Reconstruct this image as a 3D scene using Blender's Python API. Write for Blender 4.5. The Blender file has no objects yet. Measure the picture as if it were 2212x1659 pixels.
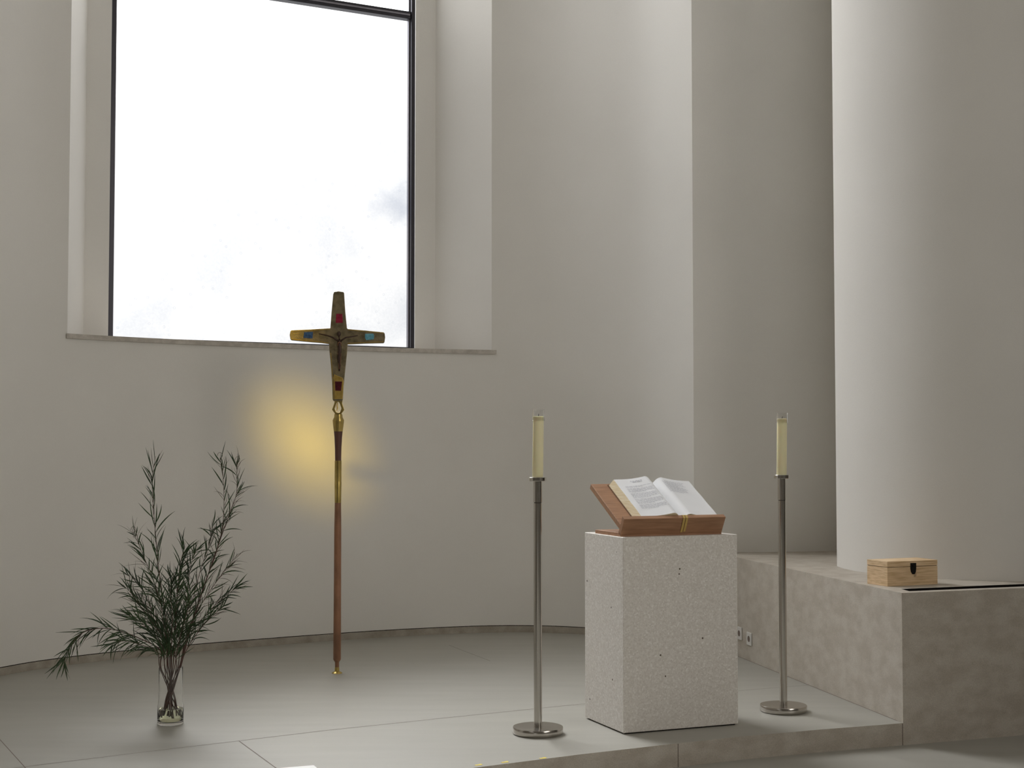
import bpy, bmesh, math, random
from mathutils import Vector, Matrix, noise
random.seed(7)
sc = bpy.context.scene
COL = sc.collection

# ------------------------------------------------------------------ camera, world, exposure
FPX = 3072.0                      # focal length in pixels of the 2212 wide frame (50 mm on 36 mm)
CX, CY = 1106.0, 829.5
PITCH = math.atan(130.5 / FPX)    # horizon sits at y = 960
H = 1.35                          # eye height above the platform
cam_d = bpy.data.cameras.new('camera')
cam = bpy.data.objects.new('camera', cam_d); COL.objects.link(cam)
cam_d.sensor_width = 36.0; cam_d.sensor_fit = 'HORIZONTAL'
cam_d.lens = 36.0 * FPX / 2212.0
cam.location = (0, 0, H)
cam.rotation_euler = (math.pi / 2 + PITCH, 0, 0)
sc.camera = cam
sc.view_settings.view_transform = 'Standard'
sc.view_settings.look = 'None'
sc.view_settings.gamma = 1
sc.view_settings.use_curve_mapping = False
sc.view_settings.exposure = 0.92
sc.cycles.max_bounces = 14
sc.cycles.diffuse_bounces = 8
sc.cycles.sample_clamp_indirect = 6.0

def area(name, loc, rot, sx, sy, watts, col):
    l = bpy.data.lights.new(name, 'AREA'); l.shape = 'RECTANGLE'; l.size = sx; l.size_y = sy; l.energy = watts; l.color = col
    o = bpy.data.objects.new(name, l); COL.objects.link(o); o.location = loc; o.rotation_euler = rot; return o
# fill lamps added out of view: one overhead, one on each nave side
area('roof_fill', (0.6, 1.5, 10.95), (0, 0, 0), 5.0, 5.0, 22, (1.0, 0.985, 0.95))
area('left_fill', (-3.42, 0.5, 4.2), (0, -math.pi / 2, 0), 4.5, 5.0, 12, (1.0, 0.98, 0.94))
area('right_fill', (5.0, 0.8, 4.6), (0, math.pi / 2, 0), 4.5, 5.0, 128, (1.0, 0.955, 0.885))

w = bpy.data.worlds.new('sky'); sc.world = w; w.use_nodes = True
nt = w.node_tree; nt.nodes.clear()
def wn(t, **k):
    n = nt.nodes.new(t)
    for a, b in k.items(): setattr(n, a, b)
    return n
tc = wn('ShaderNodeTexCoord')
AZ, EL = math.radians(-24), math.radians(42)
sun_dir = Vector((math.sin(AZ) * math.cos(EL), math.cos(AZ) * math.cos(EL), math.sin(EL)))
dot = wn('ShaderNodeVectorMath', operation='DOT_PRODUCT'); dot.inputs[1].default_value = sun_dir
nrm = wn('ShaderNodeVectorMath', operation='NORMALIZE')
mx = wn('ShaderNodeMath', operation='MAXIMUM'); mx.inputs[1].default_value = 0
pw = wn('ShaderNodeMath', operation='POWER'); pw.inputs[1].default_value = 25
ml = wn('ShaderNodeMath', operation='MULTIPLY_ADD'); ml.inputs[1].default_value = 23.0; ml.inputs[2].default_value = 0.5
bg = wn('ShaderNodeBackground'); bg.inputs['Color'].default_value = (0.985, 0.985, 0.985, 1)
out = wn('ShaderNodeOutputWorld')
nt.links.new(tc.outputs['Generated'], nrm.inputs[0]); nt.links.new(nrm.outputs[0], dot.inputs[0])
nt.links.new(dot.outputs['Value'], mx.inputs[0]); nt.links.new(mx.outputs[0], pw.inputs[0])
nt.links.new(pw.outputs[0], ml.inputs[0])
A2, E2 = math.radians(-54), math.radians(36)       # second sky glow, added out of view to light left-facing surfaces
dot2 = wn('ShaderNodeVectorMath', operation='DOT_PRODUCT'); dot2.inputs[1].default_value = (math.sin(A2) * math.cos(E2), math.cos(A2) * math.cos(E2), math.sin(E2))
m2 = wn('ShaderNodeMath', operation='MAXIMUM'); m2.inputs[1].default_value = 0
p2 = wn('ShaderNodeMath', operation='POWER'); p2.inputs[1].default_value = 12
a2 = wn('ShaderNodeMath', operation='MULTIPLY_ADD'); a2.inputs[1].default_value = 6.0
nt.links.new(nrm.outputs[0], dot2.inputs[0]); nt.links.new(dot2.outputs['Value'], m2.inputs[0]); nt.links.new(m2.outputs[0], p2.inputs[0])
nt.links.new(p2.outputs[0], a2.inputs[0]); nt.links.new(ml.outputs[0], a2.inputs[2]); nt.links.new(a2.outputs[0], bg.inputs['Strength'])
nt.links.new(bg.outputs[0], out.inputs[0])

# ------------------------------------------------------------------ measuring helpers
CP, SP = math.cos(PITCH), math.sin(PITCH)
def ray(px, py):
    u, v = (px - CX) / FPX, (CY - py) / FPX
    return Vector((u, CP - v * SP, SP + v * CP))
def G(px, py, z=0.0):                      # where the line of sight meets the level z
    r = ray(px, py); t = (z - H) / r.z
    return Vector((r.x * t, r.y * t, z))
def ZAT(py, Y):                            # height of a vertical feature that stands Y away
    r = ray(CX, py); return H + r.z * Y / r.y
def PD(px, py, Y):                         # point at distance Y on the line of sight
    r = ray(px, py); t = Y / r.y
    return Vector((r.x * t, Y, H + r.z * t))

# ------------------------------------------------------------------ materials
def M(name):
    m = bpy.data.materials.new(name); m.use_nodes = True
    return m, m.node_tree, m.node_tree.nodes['Principled BSDF']
def simple(name, col, rough=0.5, metal=0.0, **kw):
    m, t, b = M(name)
    b.inputs['Base Color'].default_value = (*col, 1); b.inputs['Roughness'].default_value = rough
    b.inputs['Metallic'].default_value = metal
    for k, v in kw.items(): b.inputs[k.replace('_', ' ')].default_value = v
    return m
def noisy(name, c1, c2, scale=5, rough=0.6, bump=0.0, bscale=200, stretch=(1, 1, 1), metal=0.0, detail=6, lo=0.35, hi=0.65, spec=0.5):
    m, t, b = M(name)
    co = t.nodes.new('ShaderNodeTexCoord'); mp = t.nodes.new('ShaderNodeMapping')
    mp.inputs['Scale'].default_value = stretch
    n = t.nodes.new('ShaderNodeTexNoise'); n.inputs['Scale'].default_value = scale; n.inputs['Detail'].default_value = detail
    r = t.nodes.new('ShaderNodeValToRGB')
    r.color_ramp.elements[0].color = (*c1, 1); r.color_ramp.elements[1].color = (*c2, 1)
    r.color_ramp.elements[0].position = lo; r.color_ramp.elements[1].position = hi
    t.links.new(co.outputs['Object'], mp.inputs[0]); t.links.new(mp.outputs[0], n.inputs['Vector'])
    t.links.new(n.outputs['Fac'], r.inputs[0]); t.links.new(r.outputs[0], b.inputs['Base Color'])
    b.inputs['Roughness'].default_value = rough; b.inputs['Metallic'].default_value = metal
    b.inputs['Specular IOR Level'].default_value = spec
    if bump:
        n2 = t.nodes.new('ShaderNodeTexNoise'); n2.inputs['Scale'].default_value = bscale; n2.inputs['Detail'].default_value = 3
        bp = t.nodes.new('ShaderNodeBump'); bp.inputs['Strength'].default_value = bump; bp.inputs['Distance'].default_value = 0.002
        t.links.new(co.outputs['Object'], n2.inputs['Vector']); t.links.new(n2.outputs['Fac'], bp.inputs['Height'])
        t.links.new(bp.outputs[0], b.inputs['Normal'])
    return m
plaster = noisy('plaster', (0.74, 0.722, 0.685), (0.765, 0.747, 0.71), 1.6, 0.9, 0.25, 260, spec=0.2)
ceiling_m = noisy('ceiling plaster', (0.74, 0.73, 0.70), (0.78, 0.77, 0.74), 2, 0.9)
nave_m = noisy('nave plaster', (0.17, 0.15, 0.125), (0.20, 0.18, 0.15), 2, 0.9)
lime_floor = noisy('limestone floor', (0.335, 0.325, 0.288), (0.365, 0.355, 0.317), 3.0, 0.42, 0.1, 90, stretch=(0.5, 3.0, 1), detail=8, lo=0.3, hi=0.7, spec=0.35)
lime_dark = noisy('limestone blocks', (0.43, 0.385, 0.325), (0.51, 0.47, 0.41), 9, 0.55, 0.15, 120, stretch=(1, 1, 1.6), detail=9, lo=0.38, hi=0.62, spec=0.3)
sill_m = noisy('sill stone', (0.42, 0.385, 0.34), (0.55, 0.51, 0.46), 22, 0.6, 0.1, 150)
base_m = noisy('skirting stone', (0.30, 0.265, 0.215), (0.40, 0.365, 0.31), 12, 0.6)
joint_m = simple('joint grout', (0.20, 0.165, 0.14), 0.9)  # own dark tone of the stone joints
gap_m = simple('dark gap', (0.012, 0.011, 0.010), 1.0, 0.0, Specular_IOR_Level=0.0)
frame_m = simple('dark bronze window metal', (0.035, 0.033, 0.04), 0.35, 0.6)
frame_l = simple('grey glazing bead', (0.22, 0.21, 0.24), 0.4, 0.5)
oak = noisy('stained oak', (0.30, 0.155, 0.082), (0.40, 0.215, 0.118), 9, 0.45, 0.15, 60, stretch=(1, 9, 9), detail=6)
pine = noisy('pale pine', (0.56, 0.37, 0.19), (0.78, 0.58, 0.36), 7, 0.6, 0.1, 90, stretch=(1.2, 2.0, 16), detail=5, lo=0.3, hi=0.6)
black_metal = simple('black clasp metal', (0.018, 0.017, 0.016), 0.4, 0.7)
seam_m = simple('dark seam', (0.10, 0.045, 0.02), 0.8)
paper = noisy('printed paper', (0.80, 0.81, 0.83), (0.84, 0.85, 0.87), 3, 0.7)
page_edge = noisy('page edges', (0.70, 0.56, 0.32), (0.84, 0.75, 0.55), 160, 0.8, 0.3, 500, stretch=(0.1, 0.1, 3))
cover_m = simple('brown book cover', (0.17, 0.09, 0.045), 0.5)
ink = simple('grey print', (0.42, 0.42, 0.46), 0.8)
ribbon_m = simple('gold ribbon', (0.58, 0.40, 0.12), 0.45)
wax = simple('cream wax', (0.90, 0.84, 0.56), 0.45)
wb = wax.node_tree.nodes['Principled BSDF']
wb.inputs['Subsurface Weight'].default_value = 0.35; wb.inputs['Subsurface Radius'].default_value = (0.02, 0.015, 0.006); wb.inputs['Subsurface Scale'].default_value = 1.0
wick_m = simple('burnt wick', (0.02, 0.02, 0.02), 0.9)
glass = simple('clear glass', (1, 1, 1), 0.0, 0.0, Transmission_Weight=1.0, IOR=1.45)
water = simple('vase water', (0.82, 0.84, 0.62), 0.0, 0.0, Transmission_Weight=1.0, IOR=1.33)
brass = noisy('aged brass', (0.40, 0.30, 0.10), (0.62, 0.47, 0.16), 14, 0.32, 0.1, 80, metal=1.0)
cross_m = noisy('patinated bronze', (0.15, 0.12, 0.07), (0.33, 0.27, 0.16), 30, 0.42, 0.6, 160, metal=0.75, lo=0.3, hi=0.7)
gold_m = noisy('bright gilding', (0.75, 0.50, 0.12), (0.95, 0.70, 0.22), 40, 0.28, 0.4, 120, metal=0.9)
corpus_m = simple('dark bronze figure', (0.075, 0.045, 0.035), 0.4, 0.6)
copper_m = simple('copper inlay', (0.42, 0.20, 0.12), 0.4, 0.8)
gem_red = noisy('red enamel', (0.22, 0.012, 0.03), (0.36, 0.02, 0.06), 60, 0.25)
gem_dark = noisy('dark red enamel', (0.05, 0.006, 0.01), (0.11, 0.012, 0.02), 60, 0.25)
gem_blue = noisy('blue enamel', (0.02, 0.05, 0.16), (0.05, 0.12, 0.30), 60, 0.25)
gem_sky = noisy('light blue enamel', (0.10, 0.32, 0.42), (0.20, 0.48, 0.58), 60, 0.25)
staff_dark = noisy('dark walnut shaft', (0.085, 0.035, 0.025), (0.12, 0.05, 0.035), 8, 0.45, stretch=(5, 5, 0.6))
staff_wood = noisy('red brown wood shaft', (0.20, 0.095, 0.05), (0.34, 0.165, 0.09), 5, 0.42, stretch=(3, 3, 1.4), detail=4)
leaf_m = noisy('willow leaf', (0.012, 0.030, 0.010), (0.035, 0.075, 0.020), 10, 0.5)
leaf_dry = noisy('dried leaf', (0.075, 0.055, 0.042), (0.17, 0.14, 0.11), 20, 0.5)
stem_m = noisy('reddish twig', (0.05, 0.022, 0.016), (0.10, 0.045, 0.032), 20, 0.6)
steel_m = None
def make_steel(name, radial):
    m, t, b = M(name)
    b.inputs['Base Color'].default_value = (0.56, 0.53, 0.49, 1); b.inputs['Metallic'].default_value = 1
    b.inputs['Roughness'].default_value = 0.22; b.inputs['Anisotropic'].default_value = 0.0
    tg = t.nodes.new('ShaderNodeTangent'); tg.direction_type = 'RADIAL'; tg.axis = 'Z'
    t.links.new(tg.outputs[0], b.inputs['Tangent'])
    co = t.nodes.new('ShaderNodeTexCoord'); mp = t.nodes.new('ShaderNodeMapping'); mp.inputs['Scale'].default_value = (1, 1, 60)
    n = t.nodes.new('ShaderNodeTexNoise'); n.inputs['Scale'].default_value = 8
    r = t.nodes.new('ShaderNodeMapRange'); r.inputs[3].default_value = 0.14; r.inputs[4].default_value = 0.26
    t.links.new(co.outputs['Object'], mp.inputs[0]); t.links.new(mp.outputs[0], n.inputs['Vector'])
    t.links.new(n.outputs['Fac'], r.inputs[0]); t.links.new(r.outputs[0], b.inputs['Roughness'])
    return m
steel = make_steel('brushed steel', True)
steel_groove = simple('steel groove', (0.05, 0.045, 0.04), 0.6, 0.5)

def make_terrazzo():
    m, t, b = M('pale terrazzo')
    L = t.links.new; N = t.nodes.new
    co = N('ShaderNodeTexCoord')
    v = N('ShaderNodeTexVoronoi'); v.inputs['Scale'].default_value = 150; v.inputs['Randomness'].default_value = 1
    sep = N('ShaderNodeSeparateColor')
    r = N('ShaderNodeValToRGB'); e = r.color_ramp.elements
    e[0].color = (0.62, 0.58, 0.53, 1); e[0].position = 0.0
    e[1].color = (0.93, 0.91, 0.88, 1); e[1].position = 1.0
    for p, c in ((0.25, (0.70, 0.665, 0.615)), (0.55, (0.75, 0.715, 0.67)), (0.86, (0.81, 0.78, 0.735))):
        q = e.new(p); q.color = (*c, 1)
    v2 = N('ShaderNodeTexVoronoi'); v2.inputs['Scale'].default_value = 60
    r2 = N('ShaderNodeValToRGB'); r2.color_ramp.elements[0].position = 0.12; r2.color_ramp.elements[1].position = 0.22
    r2.color_ramp.elements[0].color = (0.90, 0.88, 0.84, 1); r2.color_ramp.elements[1].color = (0.74, 0.705, 0.66, 1)
    mx1 = N('ShaderNodeMix'); mx1.data_type = 'RGBA'; mx1.inputs[0].default_value = 0.35
    # scattered small open pores
    v3 = N('ShaderNodeTexVoronoi'); v3.inputs['Scale'].default_value = 11
    lt = N('ShaderNodeMath'); lt.operation = 'LESS_THAN'; lt.inputs[1].default_value = 0.055
    mx2 = N('ShaderNodeMix'); mx2.data_type = 'RGBA'; mx2.inputs[7].default_value = (0.10, 0.075, 0.055, 1)
    for x in (v, v2, v3): L(co.outputs['Object'], x.inputs['Vector'])
    L(v.outputs['Color'], sep.inputs[0]); L(sep.outputs[0], r.inputs[0]); L(v2.outputs['Distance'], r2.inputs[0])
    L(r.outputs[0], mx1.inputs[6]); L(r2.outputs[0], mx1.inputs[7])
    L(v3.outputs['Distance'], lt.inputs[0]); L(lt.outputs[0], mx2.inputs[0]); L(mx1.outputs[2], mx2.inputs[6])
    L(mx2.outputs[2], b.inputs['Base Color']); b.inputs['Roughness'].default_value = 0.5
    b.inputs['Specular IOR Level'].default_value = 0.3
    return m
terrazzo = make_terrazzo()

def add_grain(m, amount=0.12, scale=420):
    t = m.node_tree; b = t.nodes['Principled BSDF']; src = b.inputs['Base Color'].links[0].from_socket
    co = t.nodes.new('ShaderNodeTexCoord'); n = t.nodes.new('ShaderNodeTexNoise'); n.inputs['Scale'].default_value = scale; n.inputs['Detail'].default_value = 2
    mr = t.nodes.new('ShaderNodeMapRange'); mr.inputs[1].default_value = 0.25; mr.inputs[2].default_value = 0.75
    mr.inputs[3].default_value = 1 - amount; mr.inputs[4].default_value = 1 + amount
    mx = t.nodes.new('ShaderNodeVectorMath'); mx.operation = 'SCALE'
    t.links.new(co.outputs['Object'], n.inputs['Vector']); t.links.new(n.outputs['Fac'], mr.inputs[0])
    t.links.new(src, mx.inputs[0]); t.links.new(mr.outputs[0], mx.inputs['Scale']); t.links.new(mx.outputs[0], b.inputs['Base Color'])
for m_, a_, s_ in ((lime_dark, 0.16, 260), (lime_floor, 0.05, 300), (sill_m, 0.15, 300), (base_m, 0.15, 300), (plaster, 0.025, 350)): add_grain(m_, a_, s_)

# ------------------------------------------------------------------ mesh helpers
def link(o, parent=None):
    COL.objects.link(o)
    if parent is not None: o.parent = parent
    return o
def tag(o, label=None, cat=None, group=None, kind=None):
    if label: o['label'] = label
    if cat: o['category'] = cat
    if group: o['group'] = group
    if kind: o['kind'] = kind
    return o
def empty(name, loc, rz=0.0):
    o = bpy.data.objects.new(name, None); o.empty_display_size = 0.05
    o.location = loc; o.rotation_euler = (0, 0, rz)
    return link(o)
def obj(name, bm, mats, parent=None, smooth=False, bevel=0.0, loc=None, rz=None):
    me = bpy.data.meshes.new(name)
    bmesh.ops.recalc_face_normals(bm, faces=bm.faces)
    bm.to_mesh(me); bm.free()
    for m in (mats if isinstance(mats, (list, tuple)) else [mats]): me.materials.append(m)
    o = bpy.data.objects.new(name, me)
    if loc is not None: o.location = loc
    if rz is not None: o.rotation_euler = (0, 0, rz)
    link(o, parent)
    if bevel:
        md = o.modifiers.new('bevel', 'BEVEL'); md.width = bevel; md.segments = 2; md.limit_method = 'ANGLE'; md.angle_limit = 0.6
    if smooth:
        for p in me.polygons: p.use_smooth = True
        if smooth == 'auto':
            for e in me.edges: pass
            me.set_sharp_from_angle(angle=math.radians(35))
    return o
def box(bm, lo, hi, mat=0, mtx=None):
    vs = []
    for z in (lo[2], hi[2]):
        for x, y in ((lo[0], lo[1]), (hi[0], lo[1]), (hi[0], hi[1]), (lo[0], hi[1])):
            p = Vector((x, y, z)); vs.append(bm.verts.new(mtx @ p if mtx else p))
    fs = [(0, 3, 2, 1), (4, 5, 6, 7), (0, 1, 5, 4), (1, 2, 6, 5), (2, 3, 7, 6), (3, 0, 4, 7)]
    for f in fs:
        q = bm.faces.new([vs[i] for i in f]); q.material_index = mat
def prism(bm, pts, z0, z1, mat=0):
    lo = [bm.verts.new((p[0], p[1], z0)) for p in pts]; hi = [bm.verts.new((p[0], p[1], z1)) for p in pts]
    n = len(pts)
    for i in range(n):
        bm.faces.new((lo[i], lo[(i + 1) % n], hi[(i + 1) % n], hi[i])).material_index = mat
    from mathutils.geometry import tessellate_polygon
    tris = tessellate_polygon([[Vector((p[0], p[1], 0)) for p in pts]])
    for a, b, c in tris:
        bm.faces.new((hi[a], hi[b], hi[c])).material_index = mat
        bm.faces.new((lo[a], lo[b], lo[c])).material_index = mat
def lathe(bm, prof, n=48, mat=0, cx=0, cy=0, close=False):
    rings = []
    for r, z in prof:
        if r < 1e-6: rings.append([bm.verts.new((cx, cy, z))])
        else: rings.append([bm.verts.new((cx + r * math.cos(2 * math.pi * i / n), cy + r * math.sin(2 * math.pi * i / n), z)) for i in range(n)])
    pairs = list(zip(rings, rings[1:]))
    if close: pairs.append((rings[-1], rings[0]))
    for a, b in pairs:
        for i in range(n):
            j = (i + 1) % n
            if len(a) == 1 and len(b) == 1: continue
            if len(a) == 1: f = bm.faces.new((a[0], b[j], b[i]))
            elif len(b) == 1: f = bm.faces.new((a[i], a[j], b[0]))
            else: f = bm.faces.new((a[i], a[j], b[j], b[i]))
            f.material_index = mat
def tube(bm, pts, rad, n=6, mat=0):
    rings = []
    up = Vector((0.13, 0.97, 0.2)).normalized()
    for i, p in enumerate(pts):
        p = Vector(p)
        t = (Vector(pts[min(i + 1, len(pts) - 1)]) - Vector(pts[max(i - 1, 0)])).normalized()
        s = t.cross(up).normalized(); u = s.cross(t)
        r = rad[i] if isinstance(rad, (list, tuple)) else rad
        rings.append([bm.verts.new(p + r * (math.cos(2 * math.pi * k / n) * s + math.sin(2 * math.pi * k / n) * u)) for k in range(n)])
    for a, b in zip(rings, rings[1:]):
        for k in range(n):
            bm.faces.new((a[k], a[(k + 1) % n], b[(k + 1) % n], b[k])).material_index = mat
    bm.faces.new(rings[0]).material_index = mat; bm.faces.new(rings[-1]).material_index = mat
def plate(bm, pts, y0, y1, mat=0):          # outline in x, z pushed from y0 to y1
    a = [bm.verts.new((p[0], y0, p[1])) for p in pts]; b = [bm.verts.new((p[0], y1, p[1])) for p in pts]
    n = len(pts)
    for i in range(n): bm.faces.new((a[i], a[(i + 1) % n], b[(i + 1) % n], b[i])).material_index = mat
    bm.faces.new(a).material_index = mat; bm.faces.new(b).material_index = mat
def catmull(pts, k=6):
    out = []
    P = [Vector(p) for p in pts]; P = [2 * P[0] - P[1]] + P + [2 * P[-1] - P[-2]]
    for i in range(1, len(P) - 2):
        for j in range(k):
            t = j / k; a, b, c, d = P[i - 1:i + 3]
            out.append(0.5 * ((2 * b) + (c - a) * t + (2 * a - 5 * b + 4 * c - d) * t * t + (3 * b - a - 3 * c + d) * t ** 3))
    out.append(P[-2]); return out

# ------------------------------------------------------------------ the room in plan
ZLOW = G(1951, 1610, 0).z
_fl = G(1951, 1562, 0)
ZLOW = ZAT(1610, _fl.y)                     # lower floor in front of the platform
CEIL = 11.0
def sm(pts, it=2):                          # gentle smoothing of the measured wall line
    P = [Vector(p) for p in pts]
    for _ in range(it): P = [P[0]] + [(P[i - 1] + 2 * P[i] + P[i + 1]) / 4 for i in range(1, len(P) - 1)] + [P[-1]]
    return P
BH = 0.05
apse_px = [(0, 1441.7), (110, 1423.5), (260, 1406), (430, 1390.5), (600, 1377), (740, 1366.8), (860, 1359.3), (1000, 1352.8), (1100, 1350.5), (1180, 1351.5), (1260, 1355)]
apse_pts = [G(x, y, BH).xy for x, y in apse_px]
BZ = 0.63
BZ = ZAT(1281, _fl.y)
rec0, rec1 = G(1594, 1193.5, BZ).xy, G(1808, 1190, BZ).xy
rdir = (rec1 - rec0).normalized()
# the edge where the apse wall stops, seen at x = 1495
ratio = (1498 - CX) / FPX
t = (ratio * rec0.y * 1.0008 - rec0.x) / (rdir.x - ratio * rdir.y)
nib = rec0 + rdir * t
last = apse_pts[-1]
apse_all = [Vector((-3.5, 5.6)), Vector((-3.48, 6.6)), Vector((-3.33, 7.5))] + apse_pts + [last.lerp(nib, 0.42) + Vector((0.07, 0.075)), last.lerp(nib, 0.75) + Vector((0.035, 0.04)), nib]
APSE = catmull([p.to_3d() for p in apse_all], 8)
APSE = [p.xy for p in sm([p for p in APSE], 6)]
edge_c = G(1808, 1223, BZ).xy                # left edge of the big rounded pier
cc = Vector((edge_c.x + 0.86, edge_c.y - 0.09)); RC = 0.86
col = [edge_c] + [cc + Vector((-RC * math.cos(math.radians(a)), -RC * math.sin(math.radians(a)))) for a in range(0, 113, 4)]
rec_end = rec1 + rdir * 0.16
behind = [edge_c + Vector((0.30, 1.0)), edge_c + Vector((0.10, 0.4))]
FD = (G(2212, 1270, BZ).xy - G(1949, 1281, BZ).xy).normalized()     # run of the bench front
col_ext = [col[-1] + FD * 0.5, col[-1] + FD * 1.2, col[-1] + FD * 3.4]
COLW = behind + col + col_ext
RIGHT = [rec_end] + COLW
FL = _fl.xy
side_dir = (G(1595, 1418, 0).xy - FL).normalized()

LEVELS = []
def wall_strip(bm, pts, z0, z1, dz=1.0):
    lv = sorted({z0, z1} | {z for z in LEVELS if z0 < z < z1}); n = len(lv) - 1
    cols = []
    for p in pts: cols.append([bm.verts.new((p[0], p[1], z)) for z in lv])
    for a, b in zip(cols, cols[1:]):
        for k in range(n): bm.faces.new((a[k], b[k], b[k + 1], a[k + 1]))

# window niche: opening edges on the curved wall
def path_at(pts, ratio):                    # point of the wall line seen at x / y = ratio
    for i in range(len(pts) - 1):
        a, b = pts[i], pts[i + 1]
        fa, fb = a.x - ratio * a.y, b.x - ratio * b.y
        if fa <= 0 <= fb and a.y > 6: 
            s = fa / (fa - fb); return a.lerp(b, s), i
SILL = 2.02
def ratio_at(px, py):
    r = ray(px, py); return r.x / r.y
L0, iL = path_at(APSE, ratio_at(147, 600)); R0, iR = path_at(APSE, ratio_at(1062, 600))
SILL = ZAT(756, R0.y) ; WTOP = 9.2
th = math.radians(28)
A_ = Vector((math.cos(th), math.sin(th))); N_ = Vector((-math.sin(th), math.cos(th)))
NW = 9.56
def on_plane(px, N, py=600):
    r = ratio_at(px, py); d = Vector((r, 1)); return d * (N / d.dot(N_))
L1, R1 = on_plane(182, NW), on_plane(940, NW)
FLa, FRa = on_plane(235, NW), on_plane(896, NW)
below = [L0] + APSE[iL + 1:iR + 1] + [R0]
LEVELS += [SILL - 0.028, WTOP]
bm = bmesh.new()
wall_strip(bm, APSE[:iL + 1] + [L0], BH, CEIL)
wall_strip(bm, below, BH, SILL - 0.028)
wall_strip(bm, below, WTOP, CEIL)
wall_strip(bm, [R0] + APSE[iR + 1:], BH, CEIL)
wall_strip(bm, [L0, L1], SILL - 0.028, WTOP); wall_strip(bm, [L1, FLa], SILL - 0.028, WTOP)
wall_strip(bm, [FRa, R1], SILL - 0.028, WTOP); wall_strip(bm, [R1, R0], SILL - 0.028, WTOP)
vs = [bm.verts.new((p.x, p.y, WTOP)) for p in below + [R1, L1]]; bm.faces.new(vs)
bmesh.ops.remove_doubles(bm, verts=bm.verts, dist=1e-4)
wb_ = obj('wall_back', bm, plaster, smooth='auto'); tag(wb_, kind='structure')
bm = bmesh.new()
wall_strip(bm, [nib] + RIGHT, BZ, CEIL)
wall_strip(bm, [nib, nib + rdir * 0.25], 0.0, BZ)
o = obj('wall_right', bm, plaster, smooth='auto'); tag(o, kind='structure')
END = COLW[-1]
bm = bmesh.new(); wall_strip(bm, [END, Vector((END.x, -6)), ], ZLOW, CEIL)
tag(obj('wall_side', bm, nave_m), kind='structure')
bm = bmesh.new(); wall_strip(bm, [Vector((-3.5, -6)), APSE[0]], ZLOW, CEIL)
tag(obj('wall_left', bm, nave_m), kind='structure')
bm = bmesh.new(); wall_strip(bm, [Vector((END.x, -6)), Vector((-3.5, -6))], ZLOW, CEIL)
tag(obj('wall_front', bm, nave_m), kind='structure')
bm = bmesh.new(); box(bm, (-4.5, -6.3, CEIL), (END.x + 0.5, 11.5, CEIL + 0.2))
tag(obj('ceiling', bm, ceiling_m), kind='structure')
bm = bmesh.new(); box(bm, (-4.0, -6.3, ZLOW - 0.2), (END.x + 0.4, 9.0, ZLOW))
tag(obj('floor', bm, lime_floor), kind='structure')

# skirting: flush stone band with a shadow gap on top
bm = bmesh.new()
inner = []
for i, p in enumerate(APSE):
    tdir = (APSE[min(i + 1, len(APSE) - 1)] - APSE[max(i - 1, 0)]).normalized()
    inner.append(p + Vector((tdir.y, -tdir.x)) * 0.004)
wall_strip(bm, inner, 0.0, BH - 0.004, 0.1)
for a, b, c, d in zip(inner, inner[1:], APSE, APSE[1:]):
    bm.faces.new([bm.verts.new((q.x, q.y, BH - 0.004)) for q in (a, b, d, c)])
tag(obj('baseboard_back', bm, base_m, smooth='auto'), kind='structure')
bm = bmesh.new(); wall_strip(bm, APSE, BH - 0.004, BH + 0.001, 0.1)
tag(obj('trim_2', bm, gap_m), kind='structure')

# window sill slab
bm = bmesh.new()
def offs(pts, d):
    out = []
    for i, p in enumerate(pts):
        tdir = (pts[min(i + 1, len(pts) - 1)] - pts[max(i - 1, 0)]).normalized(); out.append(p + Vector((tdir.y, -tdir.x)) * d)
    return out
frontline = offs([L0 - (below[1] - L0).normalized() * 0.012] + below + [R0 + (R0 - below[-2]).normalized() * 0.035], 0.012)
prism(bm, [p for p in frontline] + [R0 + N_ * 0.02, R1 + N_ * 0.12, L1 + N_ * 0.12, L0 + N_ * 0.02], SILL - 0.03, SILL)
tag(obj('trim_1', bm, sill_m), kind='structure')

# ------------------------------------------------------------------ window
win = empty('window_1', (FLa.x, FLa.y, SILL), th); tag(win, kind='structure')
WW = (FRa - FLa).length; HH = WTOP - SILL
zm_t = ZAT(22, on_plane(878, NW, 30).y) - SILL; zm_b = ZAT(38, on_plane(878, NW, 30).y) - SILL
zm = (zm_t + zm_b) / 2; mh = 0.028
bw = 0.03; dp = 0.085
bm = bmesh.new()
for lo, hi in (((0, 0, 0), (bw, dp, HH)), ((WW - bw, 0, 0), (WW, dp, HH)), ((bw, 0, 0), (WW - bw, dp, bw)), ((bw, 0, HH - bw), (WW - bw, dp, HH)), ((bw, 0.015, zm - mh), (WW - bw, dp, zm + mh))):
    box(bm, lo, hi)
obj('window_frame', bm, frame_m, win, bevel=0.004)
bm = bmesh.new()
for x in (bw, WW - bw - 0.010):
    for z0, z1 in ((bw, zm - mh), (zm + mh, HH - bw)):
        box(bm, (x, 0.034, z0), (x + 0.010, 0.046, z1))
box(bm, (bw + 0.01, 0.008, zm - 0.006), (WW - bw - 0.01, 0.016, zm + 0.006))
obj('glazing_bead', bm, frame_l, win)

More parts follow.
